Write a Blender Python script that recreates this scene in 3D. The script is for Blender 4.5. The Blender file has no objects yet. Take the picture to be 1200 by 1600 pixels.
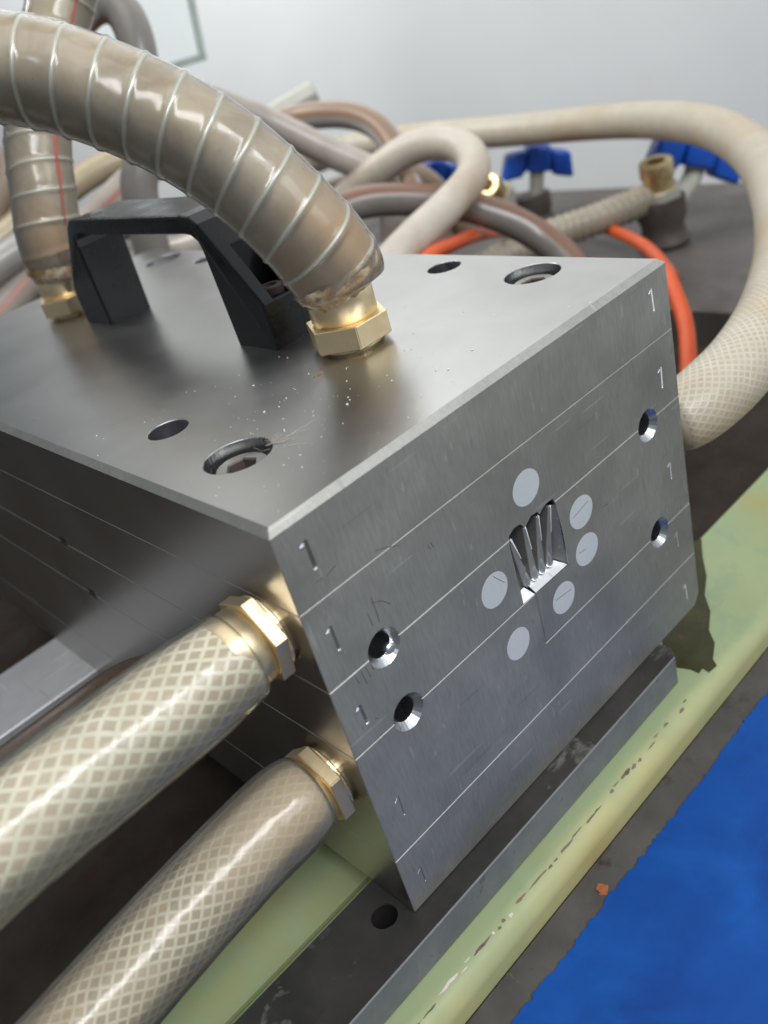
import bpy, bmesh, math, random
import numpy as np
from mathutils import Vector, Matrix
random.seed(7); rng = np.random.default_rng(7)
S = bpy.context.scene
COL = S.collection
ZOFF = 200.0                      # block top face is at z = 200 mm above the work table
def W(p): return Vector((p[0]/1000.0, p[1]/1000.0, (p[2]+ZOFF)/1000.0))   # millimetres -> metres

# ------------------------------------------------------------------ camera
cam = bpy.data.cameras.new('camera'); co = bpy.data.objects.new('camera', cam); COL.objects.link(co)
R = np.array([[0.69273988, -0.67466767, -0.25482347], [-0.51576896, -0.21649939, -0.82892122], [0.50407722, 0.70565682, -0.4979504]])
m = Matrix.Identity(4)
for i in range(3):
    m[i][0] = R[0, i]; m[i][1] = -R[1, i]; m[i][2] = -R[2, i]
cl = W((-95.83, -188.89, 115.97))
for i in range(3): m[i][3] = cl[i]
co.matrix_world = m
cam.sensor_fit = 'VERTICAL'; cam.sensor_height = 36.0; cam.sensor_width = 27.0; cam.lens = 31.382
cam.clip_start = 0.01; cam.clip_end = 50
cam.dof.use_dof = True; cam.dof.focus_distance = 0.325; cam.dof.aperture_fstop = 9.5
S.camera = co
# ------------------------------------------------------------------ world, lamps, exposure
wd = bpy.data.worlds.new('World'); S.world = wd; wd.use_nodes = True
bg = wd.node_tree.nodes['Background']; bg.inputs[0].default_value = (0.80, 0.90, 1.0, 1); bg.inputs[1].default_value = 0.21
S.view_settings.view_transform = 'Standard'; S.view_settings.look = 'None'; S.view_settings.exposure = 0.0; S.view_settings.gamma = 1.0
def area(name, loc, target, sx, sy, power, col):
    l = bpy.data.lights.new(name, 'AREA'); l.shape = 'RECTANGLE'; l.size = sx; l.size_y = sy; l.energy = power; l.color = col
    o = bpy.data.objects.new(name, l); COL.objects.link(o); o.location = loc
    o.rotation_euler = (Vector(target)-Vector(loc)).to_track_quat('-Z', 'Y').to_euler()
    return o
area('ceiling_tube', (-0.15, -0.95, 1.35), (0.0, 0.1, 0.1), 1.5, 0.28, 21, (0.96, 0.98, 1.0))
area('front_window', (0.65, -1.35, 1.1), (0.1, 0.1, 0.05), 0.9, 0.6, 6, (0.93, 0.97, 1.0))
area('ceiling_lamp', (-0.25, 0.25, 1.9), (0.1, 0.3, 0.1), 1.8, 1.2, 10, (1.0, 0.98, 0.95))
area('wall_fill', (-0.02, 1.3, 1.45), (0.9, 1.3, 1.45), 1.3, 1.0, 46, (1.0, 0.99, 0.97))  # unseen fill lamp added to brighten the wall, no window stands there

# ------------------------------------------------------------------ node helpers / materials
MATS = {}
class NT:
    def __init__(s, name):
        s.m = bpy.data.materials.new(name); s.m.use_nodes = True; s.t = s.m.node_tree; s.t.nodes.clear()
        s.out = s.n('ShaderNodeOutputMaterial')
    def n(s, typ, **kw):
        x = s.t.nodes.new(typ)
        for k, v in kw.items(): setattr(x, k, v)
        return x
    def set(s, sock, v):
        if hasattr(v, 'is_linked') or isinstance(v, bpy.types.NodeSocket): s.t.links.new(v, sock)
        elif isinstance(v, (tuple, list)) and len(v) == 3 and sock.type == 'RGBA': sock.default_value = (*v, 1)
        else: sock.default_value = v
    def bsdf(s, **kw):
        b = s.n('ShaderNodeBsdfPrincipled')
        for k, v in kw.items(): s.set(b.inputs[k.replace('_', ' ')], v)
        return b
    def obj(s, scale=(1, 1, 1)):
        tc = s.n('ShaderNodeTexCoord'); mp = s.n('ShaderNodeMapping'); s.t.links.new(tc.outputs['Object'], mp.inputs[0]); mp.inputs['Scale'].default_value = scale
        return mp.outputs[0]
    def uv(s):
        return s.n('ShaderNodeUVMap').outputs[0]
    def noise(s, vec, scale, detail=4, rough=0.6, dist=0.0):
        x = s.n('ShaderNodeTexNoise'); s.t.links.new(vec, x.inputs['Vector']); x.inputs['Scale'].default_value = scale
        x.inputs['Detail'].default_value = detail; x.inputs['Roughness'].default_value = rough; x.inputs['Distortion'].default_value = dist
        return x.outputs['Fac']
    def ramp(s, f, stops):
        x = s.n('ShaderNodeValToRGB'); e = x.color_ramp.elements
        while len(e) < len(stops): e.new(0.5)
        for el, (p, c) in zip(e, stops):
            el.position = p; el.color = (*c, 1) if len(c) == 3 else c
        s.t.links.new(f, x.inputs[0]); return x.outputs[0]
    def rng(s, f, a, b, c, d):
        x = s.n('ShaderNodeMapRange'); s.t.links.new(f, x.inputs[0])
        for i, v in zip((1, 2, 3, 4), (a, b, c, d)): x.inputs[i].default_value = v
        return x.outputs[0]
    def math(s, op, a, b=0.0):
        x = s.n('ShaderNodeMath', operation=op); s.set(x.inputs[0], a); s.set(x.inputs[1], b); return x.outputs[0]
    def mix(s, f, a, b, blend='MIX'):
        x = s.n('ShaderNodeMix', data_type='RGBA', blend_type=blend); s.set(x.inputs[0], f); s.set(x.inputs[6], a); s.set(x.inputs[7], b); return x.outputs[2]
    def bump(s, h, strength, dist=0.001):
        x = s.n('ShaderNodeBump'); s.t.links.new(h, x.inputs['Height']); x.inputs['Strength'].default_value = strength; x.inputs['Distance'].default_value = dist; return x.outputs[0]
    def done(s, sh):
        s.t.links.new(sh, s.out.inputs[0]); MATS[s.m.name] = s.m; return s.m

def steel(name, lo, hi, r0, r1, grain=(1, 1, 1), specks=0.0, scratch=0.35, bump=0.06, metal=1.0, smudge=0.10, fleck=0.22):
    t = NT(name); v = t.obj(); g = t.obj(grain)
    cloud = t.noise(v, 22, 5, 0.62, 0.4); fine = t.noise(g, 900, 3, 0.6)
    c = t.mix(t.rng(cloud, 0.3, 0.72, 0, 1), lo, hi)
    c = t.mix(t.rng(fine, 0.35, 0.7, 0, fleck), c, tuple(x*0.72 for x in lo))
    # hairline scratches: very stretched noise thresholded, two directions
    for k, sc in enumerate(((26, 420, 420), (380, 30, 110))):
        mp = t.obj(sc)
        mpn = mp.node; mpn.inputs['Rotation'].default_value = (0.3+k, 0.5*k, 0.6+0.7*k)
        s_ = t.noise(mp, 1.0, 1, 0.4)
        c = t.mix(t.rng(s_, 0.735, 0.77, 0, scratch), c, tuple(min(1, x*1.7) for x in hi))
        c = t.mix(t.rng(s_, 0.265, 0.235, 0, scratch), c, tuple(x*0.5 for x in lo))
    smud = t.noise(v, 60, 6, 0.7, 0.8)
    rough = t.rng(cloud, 0.25, 0.75, r0, r1)
    rough = t.math('ADD', rough, t.rng(smud, 0.55, 0.8, 0, smudge))
    met = metal
    if specks:
        vo = t.n('ShaderNodeTexVoronoi'); t.t.links.new(v, vo.inputs['Vector']); vo.inputs['Scale'].default_value = 190; vo.inputs['Randomness'].default_value = 1
        d = t.rng(vo.outputs['Distance'], 0.05, 0.09, 1, 0)
        wn = t.rng(vo.outputs['Color'], 0.62, 0.66, 0, 1); dens = t.rng(t.noise(v, 18, 2), 0.5, 0.62, 0.0, 1.0)
        f = t.math('MULTIPLY', t.math('MULTIPLY', d, wn), t.math('MULTIPLY', dens, specks))
        c = t.mix(f, c, (0.75, 0.74, 0.70)); met = t.math('SUBTRACT', 1.0, f)
    b = t.bsdf(Base_Color=c, Roughness=rough, Metallic=met, Normal=t.bump(fine, bump, 0.0002))
    return t.done(b.outputs[0])
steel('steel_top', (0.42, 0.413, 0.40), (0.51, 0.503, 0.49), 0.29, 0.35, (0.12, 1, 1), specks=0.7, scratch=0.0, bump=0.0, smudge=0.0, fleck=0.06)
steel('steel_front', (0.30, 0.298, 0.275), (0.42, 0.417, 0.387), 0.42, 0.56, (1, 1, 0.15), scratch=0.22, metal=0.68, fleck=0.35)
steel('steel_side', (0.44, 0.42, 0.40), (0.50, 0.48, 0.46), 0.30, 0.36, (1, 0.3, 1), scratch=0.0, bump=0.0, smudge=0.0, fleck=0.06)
steel('stamp_glint', (0.80, 0.82, 0.84), (0.86, 0.87, 0.88), 0.4, 0.5, scratch=0, metal=0.0)  # near-white matte colour paints in the light caught by groove walls
steel('steel_hole', (0.45, 0.46, 0.48), (0.62, 0.63, 0.65), 0.22, 0.34, (1, 1, 0.1))
steel('steel_bright', (0.75, 0.76, 0.78), (0.88, 0.89, 0.90), 0.25, 0.40, (0.3, 1, 1))
steel('steel_disc', (0.52, 0.55, 0.58), (0.55, 0.58, 0.61), 0.55, 0.62, scratch=0.0, bump=0.02, metal=0.15)
steel('steel_bar', (0.50, 0.50, 0.51), (0.62, 0.62, 0.63), 0.5, 0.6, (0.05, 1, 1), scratch=0.2, metal=0.6)
steel('steel_bolt', (0.36, 0.35, 0.32), (0.46, 0.45, 0.42), 0.42, 0.55)

def brass(name, base, dark):
    t = NT(name); v = t.obj(); n1 = t.noise(v, 160, 4, 0.6); n2 = t.noise(v, 2500, 2)
    c = t.mix(t.rng(n1, 0.35, 0.75, 0, 1), base, dark)
    b = t.bsdf(Base_Color=c, Metallic=1.0, Roughness=t.rng(n1, 0.3, 0.7, 0.32, 0.44), Normal=t.bump(n2, 0.05, 0.0002))
    return t.done(b.outputs[0])
brass('brass', (0.91, 0.77, 0.52), (0.80, 0.62, 0.36))
brass('brass_old', (0.75, 0.60, 0.32), (0.52, 0.40, 0.22))

def paint(name, c0, c1, rough, sc=40, bump=0.1, extra=None, spec=0.5, edge=None):
    t = NT(name); v = t.obj(); n1 = t.noise(v, sc, 5, 0.6, 0.3); n2 = t.noise(v, sc*9, 3)
    c = t.mix(t.rng(n1, 0.3, 0.72, 0, 1), c0, c1)
    if extra:
        for col, s_, a, b_ in extra:
            c = t.mix(t.rng(t.noise(v, s_, 6, 0.65, 0.5), a, b_, 0, 1), c, col)
    if edge:                                             # old yellowed and rust-stained strip along the front rail
        sp = t.n('ShaderNodeSeparateXYZ'); t.t.links.new(v, sp.inputs[0]); yy = t.math('ADD', sp.outputs[1], t.rng(n1, 0.25, 0.75, -0.006, 0.006))
        c = t.mix(t.rng(yy, edge[1], edge[1]-0.010, 0, 0.85), c, edge[0])
        c = t.mix(t.math('MULTIPLY', t.rng(yy, edge[1]-0.009, edge[1]-0.016, 0, 0.9), t.rng(t.noise(v, 24, 4), 0.35, 0.6, 0.2, 1)), c, edge[2])
    b = t.bsdf(Base_Color=c, Roughness=t.rng(n2, 0.3, 0.7, rough-0.06, rough+0.08), Normal=t.bump(n2, bump, 0.0004), Specular_IOR_Level=spec)
    return t.done(b.outputs[0])
paint('black_plastic', (0.004, 0.005, 0.007), (0.006, 0.007, 0.009), 0.24, 8, 0.0, spec=0.45)
paint('dark_bar', (0.022, 0.021, 0.020), (0.045, 0.042, 0.040), 0.45, 35, 0.25, [((0.17, 0.16, 0.15), 28, 0.62, 0.72), ((0.03, 0.018, 0.012), 60, 0.62, 0.75)], spec=0.2)
paint('bar_front', (0.11, 0.115, 0.12), (0.17, 0.175, 0.18), 0.45, 45, 0.15, [((0.07, 0.055, 0.045), 90, 0.63, 0.70)])
paint('green_paint', (0.26, 0.33, 0.19), (0.30, 0.35, 0.19), 0.42, 18, 0.12, [((0.33, 0.29, 0.11), 11, 0.50, 0.74), ((0.22, 0.30, 0.18), 26, 0.58, 0.75), ((0.16, 0.11, 0.07), 95, 0.70, 0.74)], spec=0.3)
paint('rail_paint', (0.26, 0.33, 0.19), (0.30, 0.35, 0.19), 0.42, 18, 0.12, [((0.33, 0.29, 0.11), 11, 0.50, 0.74), ((0.22, 0.30, 0.18), 26, 0.58, 0.75), ((0.16, 0.11, 0.07), 95, 0.70, 0.74)], spec=0.3, edge=((0.47, 0.44, 0.21), -0.015, (0.42, 0.27, 0.085)))
paint('painted_shadow', (0.030, 0.028, 0.012), (0.055, 0.055, 0.025), 0.5, 60, 0.2, [((0.16, 0.08, 0.03), 90, 0.64, 0.74)], spec=0.2)
paint('rust_chip', (0.10, 0.065, 0.05), (0.24, 0.16, 0.14), 0.7, 300, 0.5)
paint('pale_chip', (0.52, 0.44, 0.42), (0.66, 0.60, 0.55), 0.6, 300, 0.3)
paint('blue_paint', (0.001, 0.048, 0.25), (0.002, 0.075, 0.34), 0.5, 16, 0.15, [((0.001, 0.028, 0.17), 20, 0.48, 0.80), ((0.003, 0.10, 0.40), 14, 0.56, 0.85), ((0.08, 0.17, 0.40), 190, 0.73, 0.77), ((0.02, 0.03, 0.06), 150, 0.76, 0.79)], spec=0.25)
paint('dirty_table', (0.024, 0.018, 0.014), (0.042, 0.034, 0.028), 0.62, 30, 0.4, [((0.06, 0.056, 0.052), 45, 0.62, 0.78), ((0.035, 0.012, 0.006), 25, 0.58, 0.75)], spec=0.08)
paint('bare_strip', (0.055, 0.050, 0.046), (0.095, 0.088, 0.082), 0.6, 40, 0.4, [((0.03, 0.024, 0.02), 60, 0.58, 0.72), ((0.15, 0.14, 0.13), 90, 0.66, 0.76)], spec=0.3)
paint('grey_bed', (0.085, 0.075, 0.068), (0.13, 0.118, 0.108), 0.5, 12, 0.25, [((0.05, 0.042, 0.038), 14, 0.55, 0.72), ((0.18, 0.165, 0.15), 40, 0.64, 0.76)])
paint('black_void', (0.010, 0.008, 0.008), (0.02, 0.016, 0.015), 0.6, 30, 0.3)
paint('wall_paint', (0.62, 0.645, 0.655), (0.67, 0.69, 0.70), 0.55, 3, 0.05, [((0.60, 0.61, 0.60), 5, 0.6, 0.8)])
paint('white_panel', (0.80, 0.86, 0.86), (0.84, 0.88, 0.88), 0.4, 8, 0.03)
paint('panel_edge', (0.30, 0.36, 0.33), (0.48, 0.52, 0.48), 0.6, 60, 0.2)
paint('floor_concrete', (0.34, 0.33, 0.32), (0.42, 0.41, 0.40), 0.7, 6, 0.2)
paint('blue_plastic', (0.006, 0.065, 0.40), (0.010, 0.09, 0.48), 0.25, 50, 0.1)
paint('orange_tube', (0.58, 0.075, 0.014), (0.66, 0.095, 0.018), 0.38, 60, 0.05)
paint('pale_metal', (0.42, 0.42, 0.34), (0.55, 0.54, 0.46), 0.4, 60, 0.2)
paint('red_stripe', (0.45, 0.05, 0.03), (0.5, 0.07, 0.04), 0.4, 60, 0.05)
paint('dark_iron', (0.06, 0.045, 0.038), (0.10, 0.08, 0.07), 0.5, 60, 0.3)
paint('dark_rubber', (0.055, 0.036, 0.026), (0.085, 0.06, 0.045), 0.3, 40, 0.05)
paint('lint', (0.42, 0.38, 0.31), (0.5, 0.46, 0.40), 0.8, 100, 0.1)
paint('dust', (0.70, 0.69, 0.65), (0.8, 0.79, 0.76), 0.8, 100, 0.1)
paint('rust_spot', (0.26, 0.085, 0.025), (0.34, 0.11, 0.035), 0.8, 500, 0.3)
paint('pencil', (0.03, 0.03, 0.035), (0.06, 0.06, 0.07), 0.6, 500, 0.1)
t = NT('wire'); t.done(t.bsdf(Base_Color=(0.66, 0.68, 0.63), Metallic=0.25, Roughness=0.4).outputs[0])

def braid(name, nt, k, cell_a, cell_b, thread, width=0.17, rough=0.4, stain=None, clearend=None):
    """woven yarn layer of a PVC hose; UV: u = angle/2pi, v = length/circumference"""
    t = NT(name); uv = t.uv(); sep = t.n('ShaderNodeSeparateXYZ'); t.t.links.new(uv, sep.inputs[0]); u, v = sep.outputs[0], sep.outputs[1]
    nz = t.obj(); wob = t.rng(t.noise(nz, 70, 2), 0, 1, -0.34, 0.34)
    a = t.math('ADD', t.math('ADD', t.math('MULTIPLY', u, nt), t.math('MULTIPLY', v, nt*k)), wob)
    b = t.math('ADD', t.math('SUBTRACT', t.math('MULTIPLY', u, nt), t.math('MULTIPLY', v, nt*k)), wob)
    ls = []
    for x in (a, b):
        f = t.math('ABSOLUTE', t.math('SUBTRACT', t.math('FRACT', x), 0.5))
        ls.append(t.rng(f, 0.5-width-0.07, 0.5-width+0.05, 0, 1))
    line = t.math('MAXIMUM', ls[0], ls[1])
    cx = t.n('ShaderNodeCombineXYZ'); t.set(cx.inputs[0], t.math('FLOOR', a)); t.set(cx.inputs[1], t.math('FLOOR', b))
    wn = t.n('ShaderNodeTexWhiteNoise', noise_dimensions='2D'); t.t.links.new(cx.outputs[0], wn.inputs['Vector'])
    big = t.noise(nz, 26, 3)
    cell = t.mix(t.math('ADD', t.math('MULTIPLY', wn.outputs['Value'], 0.45), t.rng(big, 0.3, 0.7, 0, 0.55)), cell_a, cell_b)
    tb = t.noise(nz, 40, 3); th = t.mix(t.rng(tb, 0.3, 0.7, 0, 1), thread, tuple(x*0.80 for x in thread))
    if stain:
        col, sc, lo, hi = stain; f = t.rng(t.noise(nz, sc, 5, 0.6, 0.4), lo, hi, 0, 0.8); cell = t.mix(f, cell, col); th = t.mix(f, th, tuple(x*1.15 for x in col))
    if clearend:
        fe = t.rng(t.math('ADD', v, t.rng(big, 0.3, 0.7, -0.12, 0.12)), 0.22, 0.48, 0.9, 0.0); cell = t.mix(fe, cell, clearend); th = t.mix(fe, th, tuple(x*1.08 for x in clearend))
    c = t.mix(t.math('MULTIPLY', line, t.rng(t.noise(nz, 90, 3), 0.25, 0.6, 0.6, 1.0)), cell, th)
    bs = t.bsdf(Base_Color=c, Roughness=rough, Normal=t.bump(line, 0.25, 0.0006))
    return t.done(bs.outputs[0])
braid('braid_core_cream', 18, 0.8, (0.33, 0.30, 0.235), (0.56, 0.46, 0.34), (0.80, 0.785, 0.67), 0.14)
braid('braid_core_tan', 22, 0.8, (0.20, 0.175, 0.135), (0.46, 0.37, 0.27), (0.70, 0.665, 0.54), 0.13, stain=((0.44, 0.34, 0.24), 22, 0.46, 0.62), clearend=(0.44, 0.35, 0.25))
braid('braid_far', 26, 0.9, (0.36, 0.32, 0.25), (0.46, 0.40, 0.30), (0.60, 0.56, 0.46), 0.15, 0.35, stain=((0.40, 0.29, 0.16), 9, 0.46, 0.66))
braid('braid_white', 26, 0.9, (0.42, 0.38, 0.32), (0.52, 0.46, 0.38), (0.62, 0.57, 0.49), 0.15, 0.35, stain=((0.34, 0.22, 0.14), 9, 0.50, 0.70))
braid('spiral_far', 14, 0.9, (0.23, 0.20, 0.15), (0.32, 0.275, 0.21), (0.38, 0.345, 0.27), 0.12, 0.35)
def striped(name, base, base2, stripe, w0, w1, rough=0.32):
    t = NT(name); uv = t.uv(); sep = t.n('ShaderNodeSeparateXYZ'); t.t.links.new(uv, sep.inputs[0]); u = sep.outputs[0]
    v = t.obj(); c = t.mix(t.rng(t.noise(v, 20, 4), 0.3, 0.7, 0, 1), base, base2)
    uu = t.math('ADD', u, t.rng(t.noise(v, 12, 2), 0, 1, -0.03, 0.03))
    f = t.math('MULTIPLY', t.rng(uu, w0, w0+0.03, 0, 1), t.rng(uu, w1, w1+0.03, 1, 0))
    c = t.mix(t.math('MULTIPLY', f, 0.85), c, stripe)
    return t.done(t.bsdf(Base_Color=c, Roughness=rough, Coat_Weight=0.4, Coat_Roughness=0.2).outputs[0])
striped('grey_hose', (0.34, 0.32, 0.30), (0.42, 0.40, 0.38), (0.24, 0.13, 0.065), 0.56, 0.80)
striped('dark_hose', (0.17, 0.155, 0.14), (0.24, 0.22, 0.20), (0.19, 0.085, 0.045), 0.54, 0.76)
striped('red_line_hose', (0.33, 0.285, 0.24), (0.48, 0.43, 0.38), (0.40, 0.10, 0.06), 0.17, 0.22)
striped('tan_hose', (0.42, 0.34, 0.22), (0.52, 0.43, 0.28), (0.28, 0.20, 0.12), 0.50, 0.90)
striped('brown_hose', (0.16, 0.115, 0.08), (0.25, 0.185, 0.13), (0.26, 0.12, 0.07), 0.2, 0.4)
striped('pale_hose', (0.36, 0.36, 0.31), (0.44, 0.44, 0.38), (0.40, 0.40, 0.35), 0.5, 0.8)

def core(name, a, b, c2):
    t = NT(name); v = t.obj(); n1 = t.noise(v, 45, 5, 0.65, 0.6); n2 = t.noise(v, 200, 4, 0.6)
    c = t.mix(t.rng(n1, 0.3, 0.7, 0, 1), a, b); c = t.mix(t.rng(t.noise(v, 18, 2), 0.5, 0.7, 0, 0.7), c, c2)
    c = t.mix(t.rng(n2, 0.66, 0.74, 0, 0.5), c, (0.10, 0.085, 0.06))
    uv = t.uv(); sep = t.n('ShaderNodeSeparateXYZ'); t.t.links.new(uv, sep.inputs[0])
    # brass tail and sealing tape seen through the last centimetres of the hose
    f = t.rng(t.math('ADD', sep.outputs[1], t.rng(n1, 0.3, 0.7, -0.07, 0.07)), 0.16, 0.42, 0.8, 0)
    c = t.mix(f, c, (0.45, 0.27, 0.11)); 
    return t.done(t.bsdf(Base_Color=c, Roughness=0.5).outputs[0])
core('hose_core_taupe', (0.30, 0.235, 0.155), (0.52, 0.445, 0.345), (0.42, 0.35, 0.19))

def shell(name, tint, milk, amount, rough, bump, bsc=48):
    """clear PVC outer wall: mostly see-through, a little milky, glossy outside"""
    t = NT(name); v = t.obj(); n1 = t.noise(v, 55, 4, 0.55, 0.5); n2 = t.noise(v, 240, 3)
    nb = t.noise(v, bsc, 1.0, 0.4, 0.2); bmp = t.bump(nb, bump, 0.0022)
    tr = t.n('ShaderNodeBsdfTransparent'); t.set(tr.inputs[0], tint)
    df = t.n('ShaderNodeBsdfDiffuse'); t.set(df.inputs[0], milk)
    m1 = t.n('ShaderNodeMixShader'); t.set(m1.inputs[0], t.rng(n1, 0.3, 0.75, amount*0.7, amount*1.4)); t.t.links.new(tr.outputs[0], m1.inputs[1]); t.t.links.new(df.outputs[0], m1.inputs[2])
    gl = t.n('ShaderNodeBsdfGlossy'); t.set(gl.inputs['Roughness'], t.rng(n2, 0.3, 0.7, rough*0.8, rough*1.25)); t.set(gl.inputs['Color'], (1, 1, 1)); t.t.links.new(bmp, gl.inputs['Normal'])
    fr = t.n('ShaderNodeFresnel'); fr.inputs[0].default_value = 1.45
    m2 = t.n('ShaderNodeMixShader'); t.t.links.new(fr.outputs[0], m2.inputs[0]); t.t.links.new(m1.outputs[0], m2.inputs[1]); t.t.links.new(gl.outputs[0], m2.inputs[2])
    return t.done(m2.outputs[0])
shell('clear_wall', (0.97, 0.96, 0.93), (0.56, 0.53, 0.47), 0.15, 0.16, 0.75)
shell('clear_wall_braided', (0.97, 0.96, 0.92), (0.60, 0.58, 0.48), 0.16, 0.17, 0.30, 110)
t = NT('amber_tape'); v = t.obj(); n1 = t.noise(v, 150, 4, 0.6)
b_ = t.bsdf(Base_Color=t.ramp(n1, [(0.3, (0.30, 0.15, 0.05)), (0.55, (0.46, 0.34, 0.20)), (0.75, (0.60, 0.52, 0.40))]), Roughness=0.25, Coat_Weight=0.5)
tr = t.n('ShaderNodeBsdfTransparent'); mx = t.n('ShaderNodeMixShader'); t.set(mx.inputs[0], t.rng(n1, 0.35, 0.65, 0.45, 0.95)); t.t.links.new(tr.outputs[0], mx.inputs[1]); t.t.links.new(b_.outputs[0], mx.inputs[2]); t.done(mx.outputs[0])
M = MATS

# ------------------------------------------------------------------ mesh helpers (millimetres in, metres out)
OFF = {}
def tag(o, label=None, cat=None, group=None, kind=None):
    if label: o['label'] = label
    if cat: o['category'] = cat
    if group: o['group'] = group
    if kind: o['kind'] = kind
    return o
def thing(name, loc, label, cat, group=None):
    o = bpy.data.objects.new(name, None); COL.objects.link(o); o.location = W(loc); o.empty_display_size = 0.01
    OFF[o] = Vector(o.location); return tag(o, label, cat, group)
def link(name, bm, mat, parent=None, loc=None, smooth=False, mats=None):
    me = bpy.data.meshes.new(name); off = OFF[parent] if parent else W(loc if loc is not None else (0, 0, -ZOFF))
    for v in bm.verts: v.co = W(v.co)-off
    bmesh.ops.recalc_face_normals(bm, faces=bm.faces)
    bm.to_mesh(me); bm.free(); me.materials.append(M[mat])
    for x in (mats or []): me.materials.append(M[x])
    if smooth:
        for p in me.polygons: p.use_smooth = True
    o = bpy.data.objects.new(name, me); COL.objects.link(o)
    if parent: o.parent = parent
    else: o.location = off
    OFF[o] = off
    return o
def box(bm, a, b, bev=0.0, seg=1):
    r = bmesh.ops.create_cube(bm, size=1.0); vs = r['verts']
    for v in vs:
        for i in range(3): v.co[i] = a[i] if v.co[i] < 0 else b[i]
    if bev:
        es = list({e for v in vs for e in v.link_edges}); bmesh.ops.bevel(bm, geom=es, offset=bev, segments=seg, affect='EDGES', profile=0.5)
def prism(bm, poly, axis, lo, hi, bev=0.0, seg=1):
    """poly: 2D list in the two remaining axes (in order), extruded along axis"""
    oth = [i for i in range(3) if i != axis]
    def mk(p, h):
        c = [0, 0, 0]; c[oth[0]] = p[0]; c[oth[1]] = p[1]; c[axis] = h; return bm.verts.new(c)
    A = [mk(p, lo) for p in poly]; B = [mk(p, hi) for p in poly]; n = len(poly)
    fs = [bm.faces.new(A), bm.faces.new(B[::-1])]+[bm.faces.new((A[i], A[(i+1) % n], B[(i+1) % n], B[i])) for i in range(n)]
    bmesh.ops.recalc_face_normals(bm, faces=fs)
    if bev:
        bmesh.ops.bevel(bm, geom=list({e for f in fs for e in f.edges}), offset=bev, segments=seg, affect='EDGES', profile=0.5)
def frame_from(axis):
    a = Vector(axis).normalized(); h = Vector((0, 0, 1)) if abs(a.z) < 0.9 else Vector((1, 0, 0))
    u = a.cross(h).normalized(); return u, a.cross(u).normalized(), a
def lathe(bm, base, axis, prof, seg=32, phase=0.0, closed=False, uax=None):
    """prof: list of (radius, height along axis); open ends with r=0 are capped"""
    u, v, a = frame_from(axis)
    if uax is not None:
        u = Vector(uax).normalized(); v = a.cross(u)
    base = Vector(base); rings = []
    for r, h in prof:
        if r <= 1e-6: rings.append([bm.verts.new(base+a*h)])
        else: rings.append([bm.verts.new(base+a*h+(u*math.cos(2*math.pi*i/seg+phase)+v*math.sin(2*math.pi*i/seg+phase))*r) for i in range(seg)])
    for p, q in zip(rings, rings[1:]):
        for i in range(seg):
            j = (i+1) % seg
            if len(p) == 1 and len(q) == 1: continue
            if len(p) == 1: bm.faces.new((p[0], q[i], q[j]))
            elif len(q) == 1: bm.faces.new((p[i], p[j], q[0]))
            else: bm.faces.new((p[i], p[j], q[j], q[i]))
    if closed:
        p, q = rings[-1], rings[0]
        for i in range(seg):
            j = (i+1) % seg; bm.faces.new((p[i], p[j], q[j], q[i]))
def spline(pts, step=2.5):
    P = np.array(pts, float); P = np.vstack([2*P[0]-P[1], P, 2*P[-1]-P[-2]]); out = []
    for i in range(1, len(P)-2):
        n = max(2, int(np.linalg.norm(P[i+1][:3]-P[i][:3])/step)); p0, p1, p2, p3 = P[i-1:i+3]
        for s in np.linspace(0, 1, n, endpoint=False):
            out.append(0.5*((2*p1)+(-p0+p2)*s+(2*p0-5*p1+4*p2-p3)*s*s+(-p0+3*p1-3*p2+p3)*s**3))
    out.append(P[-2]); out = np.array(out)
    for _ in range(3):                                  # relax small kinks
        out[1:-1] = 0.25*out[:-2]+0.5*out[1:-1]+0.25*out[2:]
    return out
def frames(c):
    T = np.gradient(c, axis=0); T /= np.linalg.norm(T, axis=1)[:, None]
    u = np.cross(T[0], [0.0, 0.0, 1.0]); 
    if np.linalg.norm(u) < 0.1: u = np.cross(T[0], [1.0, 0.0, 0.0])
    u /= np.linalg.norm(u); U = [u]
    for i in range(1, len(c)):
        u = U[-1]-T[i]*(U[-1]@T[i]); U.append(u/np.linalg.norm(u))
    U = np.array(U); return T, U, np.cross(T, U)
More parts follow.
